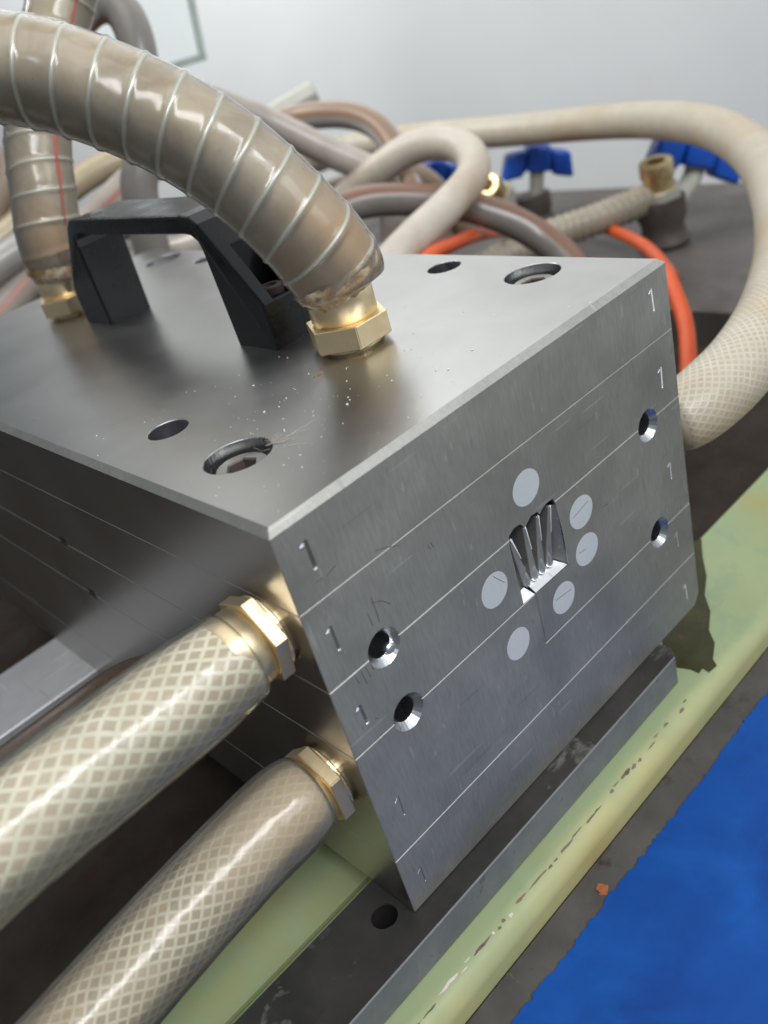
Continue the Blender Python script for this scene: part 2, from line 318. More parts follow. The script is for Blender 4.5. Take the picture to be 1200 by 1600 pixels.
def tube(bm, pts, rad, seg=28, step=2.5, caps=True, bumps=0.0, phase=0.0, hollow=0.0, ridge=None):
    """pts (n,3) or (n,4) with radius in column 4; writes UV u=angle, v=length/circumference"""
    P = np.array(pts, float)
    if P.shape[1] == 3: P = np.hstack([P, np.full((len(P), 1), rad)])
    C = spline(P, step); c, r = C[:, :3], C[:, 3]
    if bumps: r = r*(1+bumps*(np.interp(np.arange(len(r)), np.linspace(0, len(r), max(4, len(r)//4)), rng.uniform(-1, 1, max(4, len(r)//4)))))
    T, U, V = frames(c); L = np.concatenate([[0], np.cumsum(np.linalg.norm(np.diff(c, axis=0), axis=1))])
    circ = 2*math.pi*np.median(r); uvl = bm.loops.layers.uv.verify(); rings = []
    for i in range(len(c)):
        an = np.arange(seg)/seg*2*math.pi+phase
        k_ = [1.0]*seg if not ridge else [1+ridge[1]*max(0.0, math.cos(a-2*math.pi*L[i]/ridge[0]-ridge[2]))**ridge[3] for a in an]
        rings.append([bm.verts.new(c[i]+r[i]*q*(math.cos(a)*U[i]+math.sin(a)*V[i])) for a, q in zip(an, k_)])
    for i in range(len(c)-1):
        for j in range(seg):
            k = (j+1) % seg; f = bm.faces.new((rings[i][j], rings[i][k], rings[i+1][k], rings[i+1][j])); f.smooth = True
            for lp, (uu, vv) in zip(f.loops, ((j/seg, L[i]), ((j+1)/seg, L[i]), ((j+1)/seg, L[i+1]), (j/seg, L[i+1]))): lp[uvl].uv = (uu, vv/circ)
    if hollow:                                           # cut end with a bore
        for e, s in ((0, -1), (-1, 1)):
            inn = [bm.verts.new(c[e]+r[e]*hollow*(math.cos(a)*U[e]+math.sin(a)*V[e])) for a in an]
            deep = [bm.verts.new(v.co-Vector(T[e])*s*12) for v in inn]
            for j in range(seg):
                k = (j+1) % seg; bm.faces.new((rings[e][j], rings[e][k], inn[k], inn[j])); bm.faces.new((inn[j], inn[k], deep[k], deep[j]))
    elif caps:
        bm.faces.new(rings[0][::-1]); bm.faces.new(rings[-1])
    return c, r, T, U, V, L
def coil(bm, c, r, T, U, V, L, pitch, wr, l0, l1, frac=0.93, phase=0.0):
    n = int((l1-l0)/pitch*36); pts = []
    for i in range(n+1):
        s = l0+(l1-l0)*i/n; f = np.interp(s, L, np.arange(len(L))); a = int(min(f, len(L)-2)); w = f-a
        g = lambda A: A[a]*(1-w)+A[a+1]*w
        th = 2*math.pi*s/pitch+phase; rr = g(r)*frac
        pts.append(g(c)+rr*(math.cos(th)*g(U)+math.sin(th)*g(V)))
    pts = np.array(pts); t_, u_, v_ = frames(pts); rings = []
    for i in range(len(pts)):
        rings.append([bm.verts.new(pts[i]+wr*(math.cos(a)*u_[i]+math.sin(a)*v_[i])) for a in np.arange(6)/6*2*math.pi])
    for p, q in zip(rings, rings[1:]):
        for j in range(6): bm.faces.new((p[j], p[(j+1) % 6], q[(j+1) % 6], q[j])).smooth = True
def smooth_by_angle(o, deg=30):
    me = o.data
    for p in me.polygons: p.use_smooth = True
    b = bmesh.new(); b.from_mesh(me)
    for x in b.edges:
        x.smooth = x.calc_face_angle(0) < math.radians(deg)
    b.to_mesh(me); b.free()
def boolean(o, bmc, cutmat=None):
    """subtract a closed mesh (bmesh in mm) from object o and bake the result"""
    me = bpy.data.meshes.new('cutter')
    for v in bmc.verts: v.co = W(v.co)-OFF[o]
    bmesh.ops.recalc_face_normals(bmc, faces=bmc.faces); bmc.to_mesh(me); bmc.free()
    if cutmat:
        if M[cutmat].name not in [x.name for x in o.data.materials]: o.data.materials.append(M[cutmat])
        for x in o.data.materials: me.materials.append(x)
        idx = [x.name for x in o.data.materials].index(M[cutmat].name)
        for p in me.polygons: p.material_index = idx
    c = bpy.data.objects.new('cutter', me); COL.objects.link(c)
    if o.parent: c.parent = o.parent
    else: c.location = o.location
    md = o.modifiers.new('cut', 'BOOLEAN'); md.object = c; md.operation = 'DIFFERENCE'; md.solver = 'EXACT'
    bpy.context.view_layer.update(); dg = bpy.context.evaluated_depsgraph_get()
    new = bpy.data.meshes.new_from_object(o.evaluated_get(dg)); o.modifiers.clear(); old = o.data; o.data = new; bpy.data.meshes.remove(old)
    bpy.data.objects.remove(c); bpy.data.meshes.remove(me)

# ================================================================== SETTING
def slab(name, a, b, mat, bev=0.0, **kw):
    bm = bmesh.new(); box(bm, a, b, bev); o = link(name, bm, mat, loc=((a[0]+b[0])/2, (a[1]+b[1])/2, a[2])); return tag(o, **kw)
slab('floor', (-4000, -4000, -1010), (4000, 6000, -1000), 'floor_concrete', kind='structure')
slab('wall', (900, -1500, -999), (960, 5000, 2600), 'wall_paint', kind='structure')
slab('work_table', (-900, -122, -240), (520, 1600, -200), 'dirty_table', kind='structure')
slab('machine_bed', (556, -400, -250), (899, 2600, -184), 'grey_bed', 3, kind='structure')
slab('bed_gap', (520.5, -400, -330), (555.5, 2000, -300), 'black_void', kind='structure')

# green painted beam on which everything rests
beam = thing('machine_beam', (150, 0, -200), 'pale green painted steel beam with chipped front edge in front of the die block', 'beam')
bm = bmesh.new()
prof = [(-24.0, -199.7)]+[(-15.5-8.8*math.cos(a)*1.0, -192.5+8.5*math.sin(a)) for a in np.linspace(0, math.pi/2, 10)]+[(36, -184), (38, -186), (38, -199.7)]
prism(bm, prof, 0, -420, 700); smooth_by_angle(link('painted_beam', bm, 'rail_paint', beam), 25)
bm = bmesh.new(); prism(bm, [(38.2, -199.7), (38.2, -184.1), (75, -184.1), (77, -186), (77, -199.7)], 0, -420, 61.8)
link('cross_plate', bm, 'green_paint', beam)
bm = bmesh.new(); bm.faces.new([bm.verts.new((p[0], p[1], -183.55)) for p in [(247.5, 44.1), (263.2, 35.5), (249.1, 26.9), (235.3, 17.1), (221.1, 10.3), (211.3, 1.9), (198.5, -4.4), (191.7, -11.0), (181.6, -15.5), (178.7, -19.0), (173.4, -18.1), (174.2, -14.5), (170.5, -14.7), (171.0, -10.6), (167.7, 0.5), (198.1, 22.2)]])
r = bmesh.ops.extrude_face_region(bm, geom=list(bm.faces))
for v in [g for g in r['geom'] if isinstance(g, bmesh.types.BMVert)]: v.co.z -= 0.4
link('painted_shadow', bm, 'painted_shadow', beam)  # jagged dark sheet that paints the block's shadow onto the beam
bm1 = bmesh.new(); bm2 = bmesh.new()
x = -60
while x < 158:                                           # chipped paint flakes along the upper front edge
    w = rng.choice([rng.uniform(1, 4), rng.uniform(3, 14)])
    dens = 0.9 if x < 70 else 0.7
    if rng.random() < dens:
        b_ = bm2 if (rng.random() < 0.45 and x < 40) else bm1
        n = 7; y0 = -18.6+rng.uniform(-0.8, 0.8); hh = rng.uniform(0.2, 0.65); pts = []
        for k in range(n*2):
            a = 2*math.pi*k/(2*n); pts.append((x+w/2+math.cos(a)*w/2*rng.uniform(.7, 1.1), y0+0.5*math.cos(a)*rng.uniform(-.3, .3)+math.sin(a)*hh*rng.uniform(.35, 1.5)))
        def zb(y): return float(np.interp(y, [p[0] for p in prof[1:12]], [p[1] for p in prof[1:12]]))+0.12
        b_.faces.new([b_.verts.new((p[0], p[1], zb(p[1]))) for p in pts])
    x += w*.85+rng.uniform(0.1, 2.2)
def thicken(b, d):
    r = bmesh.ops.extrude_face_region(b, geom=list(b.faces)); 
    for v in [g for g in r['geom'] if isinstance(g, bmesh.types.BMVert)]: v.co.z -= d
thicken(bm1, 0.4); thicken(bm2, 0.4)
tag(link('rust_chips', bm1, 'rust_chip', beam), kind='stuff'); tag(link('paint_chips', bm2, 'pale_chip', beam), kind='stuff')

# front support bar (dark, oily) with a drilled hole
fb = thing('support_bar', (40, 7, -184), 'dark oily steel bar with a drilled hole lying under the front of the die block', 'steel bar', 'bars carrying the die block')
bm = bmesh.new(); prism(bm, [(-420, -10), (161, -10), (165.5, -5), (165.5, 24), (-420, 24)], 2, -184, -168.2, 0.5)
bo = link('bar', bm, 'dark_bar', fb)
bm = bmesh.new(); lathe(bm, (-7.7, 8.8, -181), (0, 0, 1), [(0, 0), (4.9, 0), (4.9, 12.2), (5.6, 13.6), (0, 13.6)], 28); boolean(bo, bm, 'black_void')  # hole walls coloured black to paint in the shade inside the bore
bo.data.materials.append(M['bar_front'])  # front face coloured lighter; dark oily top also has the block's shade painted in
for p in bo.data.polygons:
    if p.normal.y < -0.6 and (p.center.y+OFF[bo].y)*1000 < -5: p.material_index = len(bo.data.materials)-1
rb = slab('support_bar', (-420, 258.5, -184), (260, 315.5, -168.2), 'steel_bar', 0.8, label='bright brushed steel bar lying under the rear of the die block', cat='steel bar', group='bars carrying the die block')

# blue painted sheet with ragged edge, bare dirty strip left beside the beam
bs = thing('blue_sheet', (150, -80, -200), 'blue painted sheet with ragged worn edge in front of the green beam', 'painted sheet')
bm = bmesh.new(); box(bm, (-200, -121.5, -199.96), (500, -24.6, -199.5)); link('bare_strip', bm, 'bare_strip', bs)
bm = bmesh.new(); N = 420; edge = []
kn = [np.interp(np.linspace(0, 1, N+1), np.linspace(0, 1, n), rng.uniform(-1, 1, n)) for n in (14, 46, 150, 420)]
for i in range(N+1):
    x = -40+i*(255/N); edge.append((x, -37.8+0.7*kn[0][i]+0.5*kn[1][i]+0.65*kn[2][i]+0.35*kn[3][i]))
top = [bm.verts.new((x, y, -198.7)) for x, y in edge]; bot = [bm.verts.new((x, y, -199.45)) for x, y in edge]; far = [bm.verts.new((x, -113, -198.7)) for x, y in edge]
for i in range(N): bm.faces.new((top[i], top[i+1], far[i+1], far[i])); bm.faces.new((bot[i], bot[i+1], top[i+1], top[i]))
link('paint_film', bm, 'blue_paint', bs)
bm = bmesh.new(); lathe(bm, (62, -33.5, -199.8), (0, 0, 1), [(0, 0), (2.6, 0), (2.0, 1.0), (0, 1.4)], 9)
for v in bm.verts: v.co.x += rng.uniform(-.8, .8); v.co.y += rng.uniform(-.8, .8)
tag(link('rust_flake', bm, 'rust_spot', loc=(62, -33.5, -200)), 'small orange rust flake on the dark strip beside the blue sheet', 'rust flake')

# ================================================================== DIE BLOCK
H = 167.7
blk = thing('die_block', (100, 200, -H), 'large block of five bolted grey steel plates with a black handle on top', 'steel die')
e = 0.05
bm = bmesh.new(); box(bm, (0, 0, -29.1+e), (200, 400, 0))
# top chamfer 2.4 mm, other edges small
es = [x for x in bm.edges if all(abs(v.co.z) < 1e-6 for v in x.verts)]
bmesh.ops.bevel(bm, geom=es, offset=2.3, segments=1, affect='EDGES')
es = [x for x in bm.edges if x.verts[0].co.z < -20 or x.verts[1].co.z < -20]
bmesh.ops.bevel(bm, geom=es, offset=0.22, segments=1, affect='EDGES')
p1 = link('steel_plate', bm, 'steel_top', blk)
bm = bmesh.new(); box(bm, (0, 0, -59.2+e), (200, 400, -29.1-e), 0.24); p2 = link('steel_plate', bm, 'steel_front', blk)
bm = bmesh.new(); prism(bm, [(0, -59.2-e), (200, -59.2-e), (200, -112.3+e), (94.2, -112.3+e), (94.2, -88.1+e), (0, -88.1+e)], 1, 0, 400, 0.34); p3 = link('steel_plate', bm, 'steel_front', blk)
bm = bmesh.new(); prism(bm, [(0, -88.1-e), (94.05, -88.1-e), (94.05, -112.3-e), (200, -112.3-e), (200, -139.4+e), (0, -139.4+e)], 1, 0, 400, 0.24); p4 = link('steel_plate', bm, 'steel_front', blk)
bm = bmesh.new(); prism(bm, [(0.0, -139.4-e), (200, -139.4-e), (200, -163), (195.5, -H), (0, -H)], 1, 0, 400, 0.24); p5 = link('steel_plate', bm, 'steel_front', blk)
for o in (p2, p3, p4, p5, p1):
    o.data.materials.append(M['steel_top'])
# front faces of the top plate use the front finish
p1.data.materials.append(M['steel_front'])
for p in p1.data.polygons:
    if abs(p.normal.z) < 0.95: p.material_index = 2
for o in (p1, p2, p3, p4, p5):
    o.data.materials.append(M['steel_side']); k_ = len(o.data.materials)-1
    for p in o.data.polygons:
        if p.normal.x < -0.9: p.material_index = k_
# ---- drilled holes in the top plate
cut = bmesh.new()
SCREWS = [(25.8, 49.6), (179.8, 48.3), (180.5, 351.0), (25.0, 351.0)]; HOLES = [(28.0, 97.8), (183.3, 101.4), (184, 304), (27, 303)]
for x, y in SCREWS: lathe(cut, (x, y, -12), (0, 0, 1), [(0, 0), (11.5, 0), (11.6, 11.7), (11.9, 12.0), (11.9, 13), (0, 13)], 40)
for x, y in HOLES: lathe(cut, (x, y, -17), (0, 0, 1), [(0, 0), (7.6, 0), (7.7, 16.7), (8.0, 17), (8.0, 18), (0, 18)], 36)
boolean(p1, cut, 'steel_hole')
for x, y in SCREWS:
    bm = bmesh.new(); lathe(bm, (x, y, -11.95), (0, 0, 1), [(0, 0), (9.1, 0), (9.1, 7.6), (8.6, 8.2), (0, 8.2)], 36)
    sc = link('socket_screw', bm, 'steel_bolt', blk)
    bm = bmesh.new(); lathe(bm, (x, y, -9.5), (0, 0, 1), [(0, 0), (5.2, 0), (5.2, 5.2), (5.8, 5.8), (5.8, 8), (0, 8)], 6, 0.35); boolean(sc, bm, 'dark_iron')
# ---- dowel holes on the joints, front and left faces
dw = [(23.8, -59.2, (p2, p3)), (24.8, -88.3, (p3, p4)), (176.2, -60.6, (p2, p3)), (175.2, -112.6, (p3, p4))]
for x, z, pl in dw:
    for o in pl:
        bm = bmesh.new(); lathe(bm, (x, -1.0, z), (0, 1, 0), [(0, 0), (6.9, 0), (6.9, 1.0), (4.6, 3.4), (4.6, 22), (0, 22)], 24); boolean(o, bm, 'steel_hole')
for y, z, pl in ((190.2, -59.4, (p2, p3)), (188.0, -88.1, (p3, p4))):
    for o in pl:
        bm = bmesh.new(); box(bm, (-1, y-4, z-3), (3, y+4, z+3)); boolean(o, bm, 'dark_iron')
bm = bmesh.new(); lathe(bm, (26.6, 2.6, -62.4), (0, -1, 0), [(0, 0), (1.9, 0), (1.9, 1.4), (1.3, 2.0), (0, 2.1)], 14); link('small_plug', bm, 'steel_bright', blk)
# ---- profile outlet pocket
pk = [(87.0, -88.2), (86.6, -60.5), (87.4, -57.6), (90.5, -56.2), (93.9, -56.6), (96.2, -59.6), (97.2, -58.6), (100, -57.0), (103.6, -57.4), (105, -59.2), (106, -58.2), (109, -57.2), (113, -57.4), (114.2, -60.5), (114.9, -74.6), (114.6, -88.6), (94.2, -88.2)]
for o in (p2, p3):
    bm = bmesh.new(); prism(bm, pk, 1, -1, 17); boolean(o, bm, 'steel_hole')
# ---- core insert: four slanted lands with dark flutes between them and bright rounded ends
def hexa(b, A, B):
    VA = [b.verts.new(p) for p in A]; VB = [b.verts.new(p) for p in B]; b.faces.new(VA); b.faces.new(VB[::-1])
    for k in range(4): b.faces.new((VA[k], VA[(k+1) % 4], VB[(k+1) % 4], VB[k]))
b = bmesh.new(); prism(b, [(89.4, -87.9), (113.2, -88.0), (112.2, -79.5), (90.4, -79.5)], 1, 5.2, 16.5, 0.3)
ins = link('core_insert', b, 'steel_front', blk)
for i, (xt, xb) in enumerate(((88.3, 94.6), (96.6, 99.3), (104.4, 103.9), (111.6, 108.6))):
    b = bmesh.new(); zt, zb = -60.2, -83.6; yt, yb = 1.2, 3.6
    hexa(b, [(xt-.5, yt, zt), (xt+.7, yt, zt), (xt+1.0, 14, zt), (xt-.8, 14, zt)], [(xb-2.0, yb, zb), (xb+2.0, yb, zb), (xb+2.0, 15, zb), (xb-2.0, 15, zb)])
    bmesh.ops.bevel(b, geom=list(b.edges), offset=0.2, segments=1, affect='EDGES'); f = link('finger', b, 'steel_front', ins)
    b = bmesh.new(); hexa(b, [(xt+.3, yt-.35, zt-.6), (xt+1.3, yt+.1, zt-.4), (xt+1.3, yt+.8, zt-.4), (xt+.3, yt+.5, zt-.6)], [(xt+(xb-xt)*.55+1.6, 2.6, -72.2), (xt+(xb-xt)*.55+1.9, 2.7, -72.4), (xt+(xb-xt)*.55+1.9, 3.4, -72.4), (xt+(xb-xt)*.55+1.6, 3.3, -72.2)]); link('ground_facet', b, 'stamp_glint', f)
    b = bmesh.new(); lathe(b, (xb, 4.0, -83.6), (0, 0, 1), [(0, -3.0), (1.0, -2.7), (1.6, -1.8), (1.8, -0.6), (1.7, 0.8), (1.3, 2.6), (0.6, 4.8), (0, 6.0)], 16); link('finger_tip', b, 'steel_bright', f, smooth=True)
def strip(name, quad, mat, d=0.6, par=blk):
    b = bmesh.new(); vs = [b.verts.new(q) for q in quad]; f = b.faces.new(vs); r = bmesh.ops.extrude_face_region(b, geom=[f])
    for v in [g for g in r['geom'] if isinstance(g, bmesh.types.BMVert)]: v.co.y += d
    return link(name, b, mat, par)
strip('pocket_lip', [(114.4, 0.2, -61), (114.6, 0.2, -88.0), (111.6, 5, -85.0), (111.2, 5, -60.2)], 'steel_bolt', 0.8)
strip('pocket_lip', [(94.6, 0.2, -88.05), (114.4, 0.2, -88.3), (111.4, 4.6, -85.6), (95.0, 4.0, -85.8)], 'steel_bright', 0.8)
strip('pocket_lip', [(87.2, 0.2, -87.9), (93.8, 0.2, -88.0), (92.4, 3.6, -85.2), (88.2, 3.6, -85.4)], 'steel_bright', 0.8)
strip('pocket_lip', [(87.0, 0.2, -61), (87.2, 0.2, -87.6), (88.6, 6.5, -86), (89.0, 6.5, -62)], 'steel_hole', 0.8)
# ---- polished spots on the front
for x, z, rx, rz in ((100.6, -45.3, 7.3, 6.7), (127.1, -72.1, 7.2, 6.6), (126.7, -89.3, 7.2, 6.6), (74.8, -72.6, 6.9, 6.8), (108.6, -100.4, 6.8, 6.6), (79.9, -101.5, 6.4, 6.5)):
    bm = bmesh.new(); lathe(bm, (0, 0.2, 0), (0, -1, 0), [(0, 0), (1, 0), (1, 0.28), (0.985, 0.30), (0, 0.30)], 48)
    for v in bm.verts: v.co.x = x+v.co.x*rx; v.co.z = z+v.co.z*rz
    link('polished_disc', bm, 'steel_disc', blk)
# ---- stamped digits 1 (engraved wedges)
def wedge(b, p, q, w, d):
    """V groove from p to q on the front face (x,z)"""
    p, q = np.array(p), np.array(q); t = (q-p)/np.linalg.norm(q-p); n = np.array([-t[1], t[0]])*w/2
    top = [(p+n-t*w*.2), (p-n-t*w*.2), (q-n+t*w*.2), (q+n+t*w*.2)]
    A = [b.verts.new((c[0], -0.3, c[1])) for c in top]; B = [b.verts.new((c[0], d, c[1])) for c in (p+t*w*.3, q-t*w*.3)]
    for f in ((A[0], A[1], A[2], A[3]), (A[1], A[0], B[0]), (A[2], A[1], B[0], B[1]), (A[3], A[2], B[1]), (A[0], A[3], B[1], B[0])): b.faces.new(f)
ST = {p1: [(10.4, -14.3, 10.6, 1.9, .9), (188.9, -12.9, 9.4, 1.35, .5)], p2: [(8.4, -43.8, 9.8, 1.6, .8), (189.2, -45.8, 9.2, 1.3, .5)], p3: [(8.6, -75.5, 9.0, 1.7, .8), (188.3, -88.9, 8.4, 0.8, .3)],
      p4: [(10.0, -119.8, 9.6, 0.7, .3), (187.6, -124.0, 8.0, 0.5, .25)], p5: [(8.6, -155.4, 8.0, 0.5, .25), (190.0, -155.5, 9.0, 0.7, .4)]}
for o, lst in ST.items():
    for x, z, h, w, d in lst:
        b = bmesh.new(); tl = rng.uniform(-.25, .25); wedge(b, (x+tl, z+h/2), (x-tl, z-h/2), w, d); boolean(o, b, 'stamp_glint' if x > 100 else 'steel_hole')
        b = bmesh.new(); wedge(b, (x-1.9, z+h/2-1.7), (x-w*.5-.25, z+h/2-.3), w*.9, d*.8); boolean(o, b, 'stamp_glint')
        b = bmesh.new(); lathe(b, (x-tl, 0.05, z-h/2), (0, -1, 0), [(0, -.3), (w*.5, -.1), (w*.42, .12), (0, .2)], 10); lathe(b, (x-1.9, 0.05, z+h/2-1.6), (0, -1, 0), [(0, -.3), (w*.42, -.1), (w*.36, .1), (0, .18)], 10)
        link('stamp_burr', b, 'steel_bright', blk, smooth=True)
# ---- pencil ticks / scratches with a shape of their own
def hairline(bm, pts, r):
    tube(bm, pts, r, 5, 1.5)
bm = bmesh.new()
for pts in ([(32, 0, -27), (36, 0, -28.2), (41, 0, -31)], [(25, 0, -40), (25.3, 0, -47), (25, 0, -50)], [(24.5, 0, -42), (28, 0, -43), (31, 0, -47)], [(22, 0, -44), (22.4, 0, -49)], [(9, 0, -22.8), (11.5, 0, -23)], [(13, 0, -23.4), (17, 0, -22.2)], [(51.5, 0, -38), (52.4, 0, -40)], [(53, 0, -37.6), (53.6, 0, -40)],
            [(122, -.1, -71.5), (132, -.1, -70)], [(121.6, -.1, -88), (126, -.1, -88.6)], [(104, -.1, -98.4), (113.5, -.1, -99.6)], [(75.5, -.1, -67), (80.2, -.1, -73)], [(12, 0, -80), (13, 0, -81)], [(10.4, 0, -60.5), (11, 0, -64)], [(13, 0, -60.5), (13.6, 0, -66)], [(15, 0, -60.3), (15.7, 0, -65)], [(17.2, 0, -60.3), (17.4, 0, -63.5)], [(140, 0, -78), (144, 0, -78.6)]):
    hairline(bm, pts, 0.10)
tag(link('scratch_marks', bm, 'pencil', blk), kind='stuff')
# ---- black bridge handle
bm = bmesh.new()
ex = (92, 117)
outer = [(112, 0.0), (112, 19), (114.5, 22.5), (139, 52.5), (144, 55.8), (150, 56.6), (250, 56.6), (256, 55.8), (261, 52.5), (285.5, 22.5), (288, 19), (288, 0.0)]
inner = [(260, 0.0), (258.6, 42), (257.6, 45.6), (254, 48), (250, 48.6), (150, 48.6), (146, 48), (142.4, 45.6), (141.4, 42), (140, 0.0)]
prism(bm, outer+inner, 0, ex[0], ex[1])
es = [x for x in bm.edges if abs(x.verts[0].co.x-x.verts[1].co.x) < 1e-6 and not (x.verts[0].co.z < .1 and x.verts[1].co.z < .1)]
bmesh.ops.bevel(bm, geom=es, offset=1.1, segments=3, affect='EDGES', profile=0.6)
# crowned far edge of the grip
for v in bm.verts:
    if v.co.z > 20:
        k = min(1, (v.co.z-20)/35); v.co.x += (v.co.x-104.5)/12.5*(1.6*k*(1-((v.co.y-200)/90)**2))-0.0
hd = link('handle', bm, 'black_plastic', blk)
for y, s in ((121.5, -1), (278.5, 1)):
    bm = bmesh.new(); box(bm, (98.0, y-9, 19.5), (111.5, y+9, 60)); boolean(hd, bm, 'black_plastic')
    bm = bmesh.new(); lathe(bm, (104.7, y, 18.0), (0, 0, 1), [(5.0, 0), (5.0, 4.4), (4.6, 4.9), (2.6, 4.9), (2.6, 2.0), (0, 2.0)], 24); link('mounting_screw', bm, 'dark_iron', hd)

# ================================================================== HOSES WITH FITTINGS
def fitting(root, base, axis, vert, nut_h, lift, R_=15.9, col_r=12.6, col_h=12, mat='brass', barb=26):
    """vert: direction of one hexagon corner"""
    a = Vector(axis).normalized(); base = Vector(base)
    b = bmesh.new(); lathe(b, base, axis, [(0, 0), (10.5, 0), (10.5, lift*.5), (12.6, lift*.5), (13.0, lift*.7), (12.6, lift+.4), (0, lift+.4)], 40); link('shoulder', b, mat, root, smooth=False)
    u = Vector(vert); u = (u-a*u.dot(a)).normalized()
    b = bmesh.new(); lathe(b, base+a*lift, axis, [(0, 0), (R_*0.93, 0), (R_, 0.7), (R_, nut_h-.3), (R_*0.985, nut_h), (0, nut_h)], 6, 0, uax=u)
    bmesh.ops.bevel(b, geom=[x for x in b.edges if abs((x.verts[0].co-x.verts[1].co).normalized().dot(a)) > .95], offset=0.35, segments=2, affect='EDGES')
    link('hex_nut', b, mat, root)
    b = bmesh.new(); lathe(b, base+a*(lift+nut_h), axis, [(0, -.2), (col_r*.97, -.2), (col_r*.97, .9), (col_r, 1.3), (col_r, col_h-.8), (col_r-.8, col_h), (9.6, col_h), (9.2, col_h+barb), (0, col_h+barb)], 44)
    o = link('collar', b, mat, root)
    for p in o.data.polygons: p.use_smooth = True
    return o
def wire_hose(label, pts, base, vert, r, nut_h=9.4, pitch=12.4, l0=6, ph=0.0):
    root = thing('wire_reinforced_hose', base, label, 'hose', 'hoses screwed into the die block')
    c_ = fitting(root, base, (0, 0, 1), vert, nut_h, 2.2, 16.8, 13.0, 13)
    b = bmesh.new(); t0 = Vector(pts[0][:3]); lathe(b, t0, Vector(pts[2][:3])-t0, [(12.9, -1.6), (13.9, -2.2), (14.9, -0.9), (pts[0][3]+.15, 0.2), (pts[1][3]+.2, 3.0), (pts[1][3]+.35, 5.5), (pts[1][3]+.1, 7.5)], 40)
    for v in b.verts: v.co += Vector((rng.normal(0, .22), rng.normal(0, .22), rng.normal(0, .35)))
    link('sealing_tape', b, 'amber_tape', root, smooth=True)
    b = bmesh.new(); c, rr, T, U, V, L = tube(b, pts, r, 64, 0.9, caps=True, bumps=0.0, ridge=(pitch, 0.032, ph, 10))
    link('hose_wall', b, 'clear_wall', root, smooth=True)
    b = bmesh.new(); P = np.array(pts, float)
    if P.shape[1] == 3: P = np.hstack([P, np.full((len(P), 1), r)])
    P[:, 3] *= 0.945; tube(b, P, r, 40, 2.0, caps=True); link('inner_tube', b, 'hose_core_taupe', root, smooth=True)
    b = bmesh.new(); coil(b, c, rr, T, U, V, L, pitch, 1.0, l0, L[-1]-2, 0.934, ph); link('wire_coil', b, 'wire', root, smooth=True)
    return root
top_pts = [(104.6, 73.8, 24.5, 16.4), (104.3, 74.2, 27.5, 17.8), (101.8, 76.0, 37, 18.4), (97, 79.5, 50, 17.9), (88, 90, 72, 17.7), (78, 101, 89, 17.6), (68, 113, 102, 17.5), (56, 127, 114, 17.5), (43, 141, 123, 17.5), (25, 157, 132, 17.5), (2, 175, 136, 17.5), (-40, 200, 134, 17.5), (-120, 230, 110, 17.5)]
th = wire_hose('thick clear wire reinforced hose rising from the brass nut beside the black handle', top_pts, (105.1, 78.8, 0), (-8.8, -16.1, 0), 17.5, ph=1.0)
sec_pts = [(101, 321, 22, 14.5), (102, 320, 32, 17), (105, 320, 46, 17.6), (112, 321, 65, 17.5), (120, 324, 84, 17.5), (132, 327, 104, 17.5), (150, 330, 126, 17.5), (169, 332, 147, 17.5), (193, 335, 171, 17.5), (240, 338, 215, 17.5)]
wh2 = wire_hose('clear wire reinforced hose on brass nut at the far left behind the black handle', sec_pts, (100.5, 323, 0), (-8, -16, 0), 17.5, pitch=14.5, l0=20, ph=0.4)
rl = [(p[0]+.22*17.6, p[1]-.93*17.6, p[2]+.11*17.6) for p in sec_pts[2:]]
b = bmesh.new(); tube(b, rl, 0.9, 8, 2.5); link('red_line', b, 'red_stripe', wh2, smooth=True)
def braid_hose(label, pts, base, vert, cmat, R_=15.6, lift=2.6, nut_h=5.2, col_h=11, axis=(-1, 0, 0), group='hoses screwed into the die block'):
    root = thing('braided_hose', base, label, 'hose', group)
    fitting(root, base, axis, vert, nut_h, lift, R_, 13.2, col_h)
    P = np.array(pts, float)
    b = bmesh.new(); tube(b, P, 15, 56, 2.0, caps=True, bumps=0.004); link('hose_wall', b, 'clear_wall_braided', root, smooth=True)
    P2 = P.copy(); P2[:, 3] *= 0.90
    b = bmesh.new(); tube(b, P2, 15, 48, 2.0, caps=True); link('braid_layer', b, cmat, root, smooth=True)
    return root
low1 = [(-13.6, 20.4, -42.0, 14.9), (-16, 20.4, -42.0, 15.2), (-24, 20.4, -42.2, 16.0), (-38, 20.4, -42.3, 16.7), (-60, 20.4, -42.3, 16.8), (-80, 20.2, -42.4, 16.8), (-105, 19.5, -43.2, 16.8), (-150, 17, -47, 16.8), (-220, 10, -60, 16.8)]
braid_hose('cream braided hose, the upper of the two on the left face of the block', low1, (0, 20.4, -41), (0, -2.9, 13), 'braid_core_cream')
low2 = [(-11.0, 20.4, -105.8, 14.2), (-13.5, 20.4, -105.6, 15.2), (-20, 20.2, -105.4, 15.9), (-36, 20, -105.8, 15.8), (-56, 20, -108, 15.7), (-78, 20, -111, 15.8), (-106, 20, -115.4, 15.8), (-139, 20, -121, 15.8), (-210, 20, -136, 15.8)]
braid_hose('tan stained braided hose, the lower of the two on the left face of the block', low2, (0, 21, -107), (0, 1.2, 13.5), 'braid_core_tan', col_h=8)
